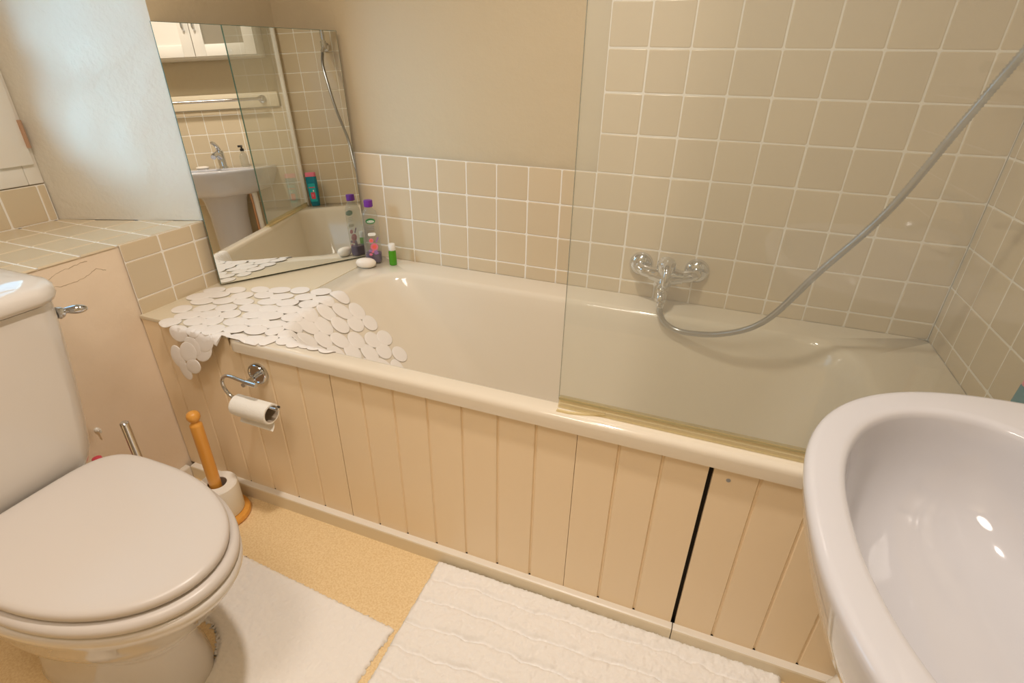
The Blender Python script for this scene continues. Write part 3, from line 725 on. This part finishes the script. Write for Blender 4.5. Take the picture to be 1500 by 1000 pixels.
b.disc(sface(-.002, .066, .0013), (-1, 0, 0), up, .005, .009, .0004, 14, 2); b.disc(sface(.006, .094, .0008), (-1, 0, 0), up, .004, .006, .0004, 14, 3)
b.build('label_print', [M['teallabel'], M['red'], M['pink'], M['whiteprint']], sh, smooth=False)

# ------------------------------------------------------------------ washbasin on the right wall
ws = empty('washbasin', (1.80, -1.09, 0), 'white china washbasin on a pedestal against the right wall, close to the camera', 'washbasin')
by0 = -1.09
def dshape(ins, z, xc=1.80, a=.275, hb=.295, m=2.4, xb=1.976, n=56):
    """D outline: rounded front towards -x, straight sides running back to the wall"""
    p = []; xb_ = xb
    for j in range(n+1):
        t = PI/2 + PI*j/n; p.append(Vector((xc + (a-ins)*sgnpow(math.cos(t), 2/m), by0 + (hb-ins)*sgnpow(math.sin(t), 2/m), z)))
    for k in range(1, 6): p.append(Vector((xc+(xb_-xc)*k/5, by0-(hb-ins), z)))
    for k in range(1, 12): p.append(Vector((xb_, by0-(hb-ins)+2*(hb-ins)*k/12, z)))
    for k in range(5): p.append(Vector((xb_-(xb_-xc)*k/5, by0+(hb-ins), z)))
    return p
def bowl(f, z, xc=1.712, af=.152, ar=.118, hb=.228, m=2.15):
    """inner outline sampled at the same directions as the D outline"""
    ref = dshape(0, z); p = []
    for q in ref:
        dx, dy = q.x-1.735, q.y-by0; t = math.atan2(dy/.29, dx/.25)
        c, s = math.cos(t), math.sin(t); a = af if c < 0 else ar
        # superellipse radius in direction t
        k_ = (abs(c)**m + abs(s)**m)**(-1/m)
        p.append(Vector((xc + a*f*c*k_, by0 + hb*f*s*k_, z)))
    return p
b = MB()
rg = [dshape(.10, .672), dshape(.075, .676), dshape(.05, .690), dshape(.026, .725), dshape(.010, .765), dshape(.0025, .793), dshape(.0005, .803), dshape(0, .809), dshape(.0018, .8128), dshape(.005, .8152), dshape(.010, .816)]
rg += [bowl(1.05, .8162), bowl(1.018, .8155), bowl(1.0, .8125), bowl(.99, .807), bowl(.972, .788), bowl(.93, .755), bowl(.86, .725), bowl(.75, .702), bowl(.58, .688), bowl(.38, .680), bowl(.2, .676)]
b.rings(rg, True, True); b.build('bowl', M['basin'], ws, ang=70)
b = MB(); b.lathe([(.030, 0), (.031, .002), (.026, .004), (.010, .0035)], (1.78, by0-.02, .684), n=28); b.build('waste', M['chrome'], ws)
b = MB(); b.rings([[Vector((1.838 + a*math.cos(t), by0 + c*math.sin(t), z)) for t in [2*PI*j/36 for j in range(36)]] for a, c, z in ((.112, .125, 0), (.112, .125, .03), (.102, .108, .08), (.100, .102, .35), (.104, .108, .55), (.112, .122, .64), (.12, .14, .675))], True, True); b.build('pedestal', M['basin'], ws, ang=60)
b = MB(); b.tube(spline([(1.86, by0+.165, .672), (1.862, by0+.165, .56), (1.868, by0+.163, .50), (1.875, by0+.16, .30), (1.88, by0+.155, .05)], 6), .017, 16); b.build('waste_pipe', M['whiteplastic'], ws)
b = MB(); b.tube(spline([(1.845, by0+.145, .68), (1.845, by0+.150, .60), (1.848, by0+.150, .45), (1.85, by0+.15, .01)], 6), .0075, 12); b.build('supply_pipe', M['copper'], ws)

bt = empty('basin_mixer_tap', (1.893, -1.075, .816), 'chrome single-lever basin mixer tap on the back of the washbasin', 'tap')
tx, tyy, tz = 1.893, -1.075, .8163
b = MB(); b.lathe([(.026, 0), (.026, .005), (.022, .010), (.0215, .07), (.023, .085), (.019, .10), (.008, .106)], (tx, tyy, tz), (-.12, 0, 1), n=26); b.build('body', M['chrome'], bt)
b = MB(); b.tube(spline([(tx-.006, tyy, tz+.055), (tx-.05, tyy, tz+.078), (tx-.09, tyy, tz+.078), (tx-.113, tyy, tz+.066)], 5), [.0165]*8+[.014]*8, 16); b.build('spout', M['chrome'], bt)
b = MB(); b.tube(spline([(tx-.014, tyy, tz+.105), (tx-.03, tyy, tz+.125), (tx-.07, tyy, tz+.142), (tx-.095, tyy, tz+.145)], 5), [.013, .0128, .012, .0115, .011, .011, .011, .011, .011, .011, .0105, .010, .0095, .009, .008, .006], 14); b.build('lever', M['chrome'], bt)
sd = empty('soap_dispenser', (1.905, -.955, .816), 'clear soap bottle with a black pump cap on the back corner of the washbasin', 'soap dispenser')
b = MB(); b.lathe([(.020, 0), (.0235, .003), (.0235, .06), (.019, .072), (.010, .080), (.0095, .088)], (1.915, -.955, .8163), n=24); b.build('body', M['clear'], sd)
b = MB(); b.lathe([(.011, 0), (.011, .014), (.005, .016), (.005, .030)], (1.915, -.955, .9045), n=18); b.box((1.87, -.961, .927), (1.922, -.949, .939), bev=.003); b.build('pump', M['black'], sd)
b = MB(); b.rings([[Vector((1.90+a*math.cos(t), -1.20+c*math.sin(t), .8165+z)) for t in [2*PI*j/28 for j in range(28)]] for a, c, z in ((.02, .03, 0), (.026, .038, .006), (.024, .036, .013), (.012, .02, .017))], True, True)
tag(b.build('hand_soap', M['soap'], ang=70), 'white soap bar on the back edge of the washbasin', 'soap')

# ------------------------------------------------------------------ on the right wall (seen in the mirror)
cbn = empty('wall_cabinet', (1.91, -1.05, 1.40), 'cream two-door bathroom wall cabinet above the washbasin', 'cabinet')
b = MB(); b.box((1.852, -1.38, 1.40), (1.985, -.722, 2.0), bev=.002); b.build('carcass', M['white'], cbn)
def door(y0, y1, glass):
    b = MB(); w = .058
    for a, c, z0, z1 in ((y0, y0+w, 1.404, 1.996), (y1-w, y1, 1.404, 1.996), (y0+w, y1-w, 1.404, 1.404+w), (y0+w, y1-w, 1.996-w, 1.996)): b.box((1.833, a, z0), (1.851, c, z1), bev=.0015)
    if not glass: b.box((1.841, y0+w, 1.404+w), (1.850, y1-w, 1.996-w))
    o = b.build('door', M['white'], cbn)
    if glass: g = MB(); g.box((1.842, y0+w-.002, 1.404+w-.002), (1.848, y1-w+.002, 1.996-w+.002)); tag(g.build('glass_panel', M['greyglass'], o, smooth=False), 'grey-brown glass panel')
    yh = y1-.026 if not glass else y0+.026
    h = MB(); h.tube(spline([(1.833, yh, 1.53), (1.815, yh, 1.54), (1.813, yh, 1.57), (1.815, yh, 1.60), (1.833, yh, 1.61)], 5), .0055, 12); h.build('handle', M['chrome'], o)
door(-1.378, -1.0525, False); door(-1.0495, -.724, True)
b = MB(); b.box((1.974, -1.75, 1.142), (1.9955, -.700, 1.222), bev=.002); tag(b.build('trim_3', M['skirt']), kind='structure')
tr_ = empty('towel_rail', (1.94, -1.10, 1.185), 'chrome towel rail on the cream board above the basin tiles', 'towel rail')
b = MB(); b.tube([(1.920, -1.44, 1.185), (1.920, -.775, 1.185)], .0085, 16); b.build('bar', M['chrome'], tr_)
for y in (-.79, -1.425):
    b = MB(); b.lathe([(.022, 0), (.022, .006), (.014, .012), (.011, .014), (.011, .04), (.013, .058)], (1.9735, y, 1.185), (-1, 0, 0), 24); b.build('bracket', M['chrome'], tr_)

# ------------------------------------------------------------------ light
def lamp(kind, name, loc, energy, col, **k):
    l = bpy.data.lights.new(name, kind); l.energy = energy; l.color = col
    for a, v in k.items(): setattr(l, a, v)
    o = bpy.data.objects.new(name, l); C.objects.link(o); o.location = loc; return o
lamp('SPOT', 'ceiling_downlight', (1.10, -.98, 2.28), 70, (1, .89, .79), shadow_soft_size=.05, spot_size=R(140), spot_blend=1)
lamp('AREA', 'soft_fill_light', (.92, -1.75, 2.335), 10.5, (1, .89, .79), shape='DISK', size=.5)  # unseen soft fill, added to brighten the bath panel and floor
pl = lamp('AREA', 'window_portal', (WX-.10, -.886, 1.33), 1, (1, 1, 1), shape='RECTANGLE', size=.62, size_y=.95)
pl.rotation_euler = (0, R(-90), 0); pl.data.cycles.is_portal = True
SKY_BASE, SKY_PEAK = 2.8, 42.0
w = bpy.data.worlds.new('world'); bpy.context.scene.world = w; w.use_nodes = True
nt = w.node_tree; bg = nt.nodes['Background']; bg.inputs['Strength'].default_value = 1
tc = nt.nodes.new('ShaderNodeTexCoord')
def vmath(op, a, b=None):
    n = nt.nodes.new('ShaderNodeVectorMath'); n.operation = op; nt.links.new(a, n.inputs[0])
    if b: n.inputs[1].default_value = b
    return n
def fmath(op, a, b):
    n = nt.nodes.new('ShaderNodeMath'); n.operation = op
    for k_, v_ in ((0, a), (1, b)):
        if isinstance(v_, (int, float)): n.inputs[k_].default_value = v_
        else: nt.links.new(v_, n.inputs[k_])
    return n.outputs[0]
nrm_ = vmath('NORMALIZE', tc.outputs['Generated']).outputs[0]
dt = vmath('DOT_PRODUCT', nrm_, Vector((-.50, -.78, .36)).normalized()).outputs['Value']
lobe = fmath('MULTIPLY', fmath('POWER', fmath('MAXIMUM', dt, 0), 26), SKY_PEAK)
sep = nt.nodes.new('ShaderNodeSeparateXYZ'); nt.links.new(nrm_, sep.inputs[0])
up_ = nt.nodes.new('ShaderNodeMapRange'); nt.links.new(sep.outputs[2], up_.inputs['Value']); up_.inputs['From Min'].default_value = -.12; up_.inputs['From Max'].default_value = .15
up_.inputs['To Min'].default_value = SKY_BASE*.3; up_.inputs['To Max'].default_value = SKY_BASE
tot = fmath('ADD', lobe, up_.outputs[0])
sc2 = nt.nodes.new('ShaderNodeVectorMath'); sc2.operation = 'SCALE'; sc2.inputs[0].default_value = (.37, .68, 1.0)
nt.links.new(tot, sc2.inputs['Scale']); nt.links.new(sc2.outputs[0], bg.inputs['Color'])

# ------------------------------------------------------------------ camera
cd = bpy.data.cameras.new('camera'); cd.sensor_width = 36; cd.lens = 765.11/1500*36; cd.clip_start = .02
cam = bpy.data.objects.new('camera', cd); C.objects.link(cam)
cam.location = (1.388, -1.521, 1.172); cam.rotation_euler = (R(62.027), R(-.994), R(20.796))
S = bpy.context.scene; S.camera = cam
S.view_settings.view_transform = 'Standard'; S.view_settings.look = 'None'; S.view_settings.gamma = 1; S.view_settings.use_curve_mapping = False
S.view_settings.exposure = 0.0
S.cycles.max_bounces = 14; S.cycles.transparent_max_bounces = 16; S.cycles.use_denoising = True
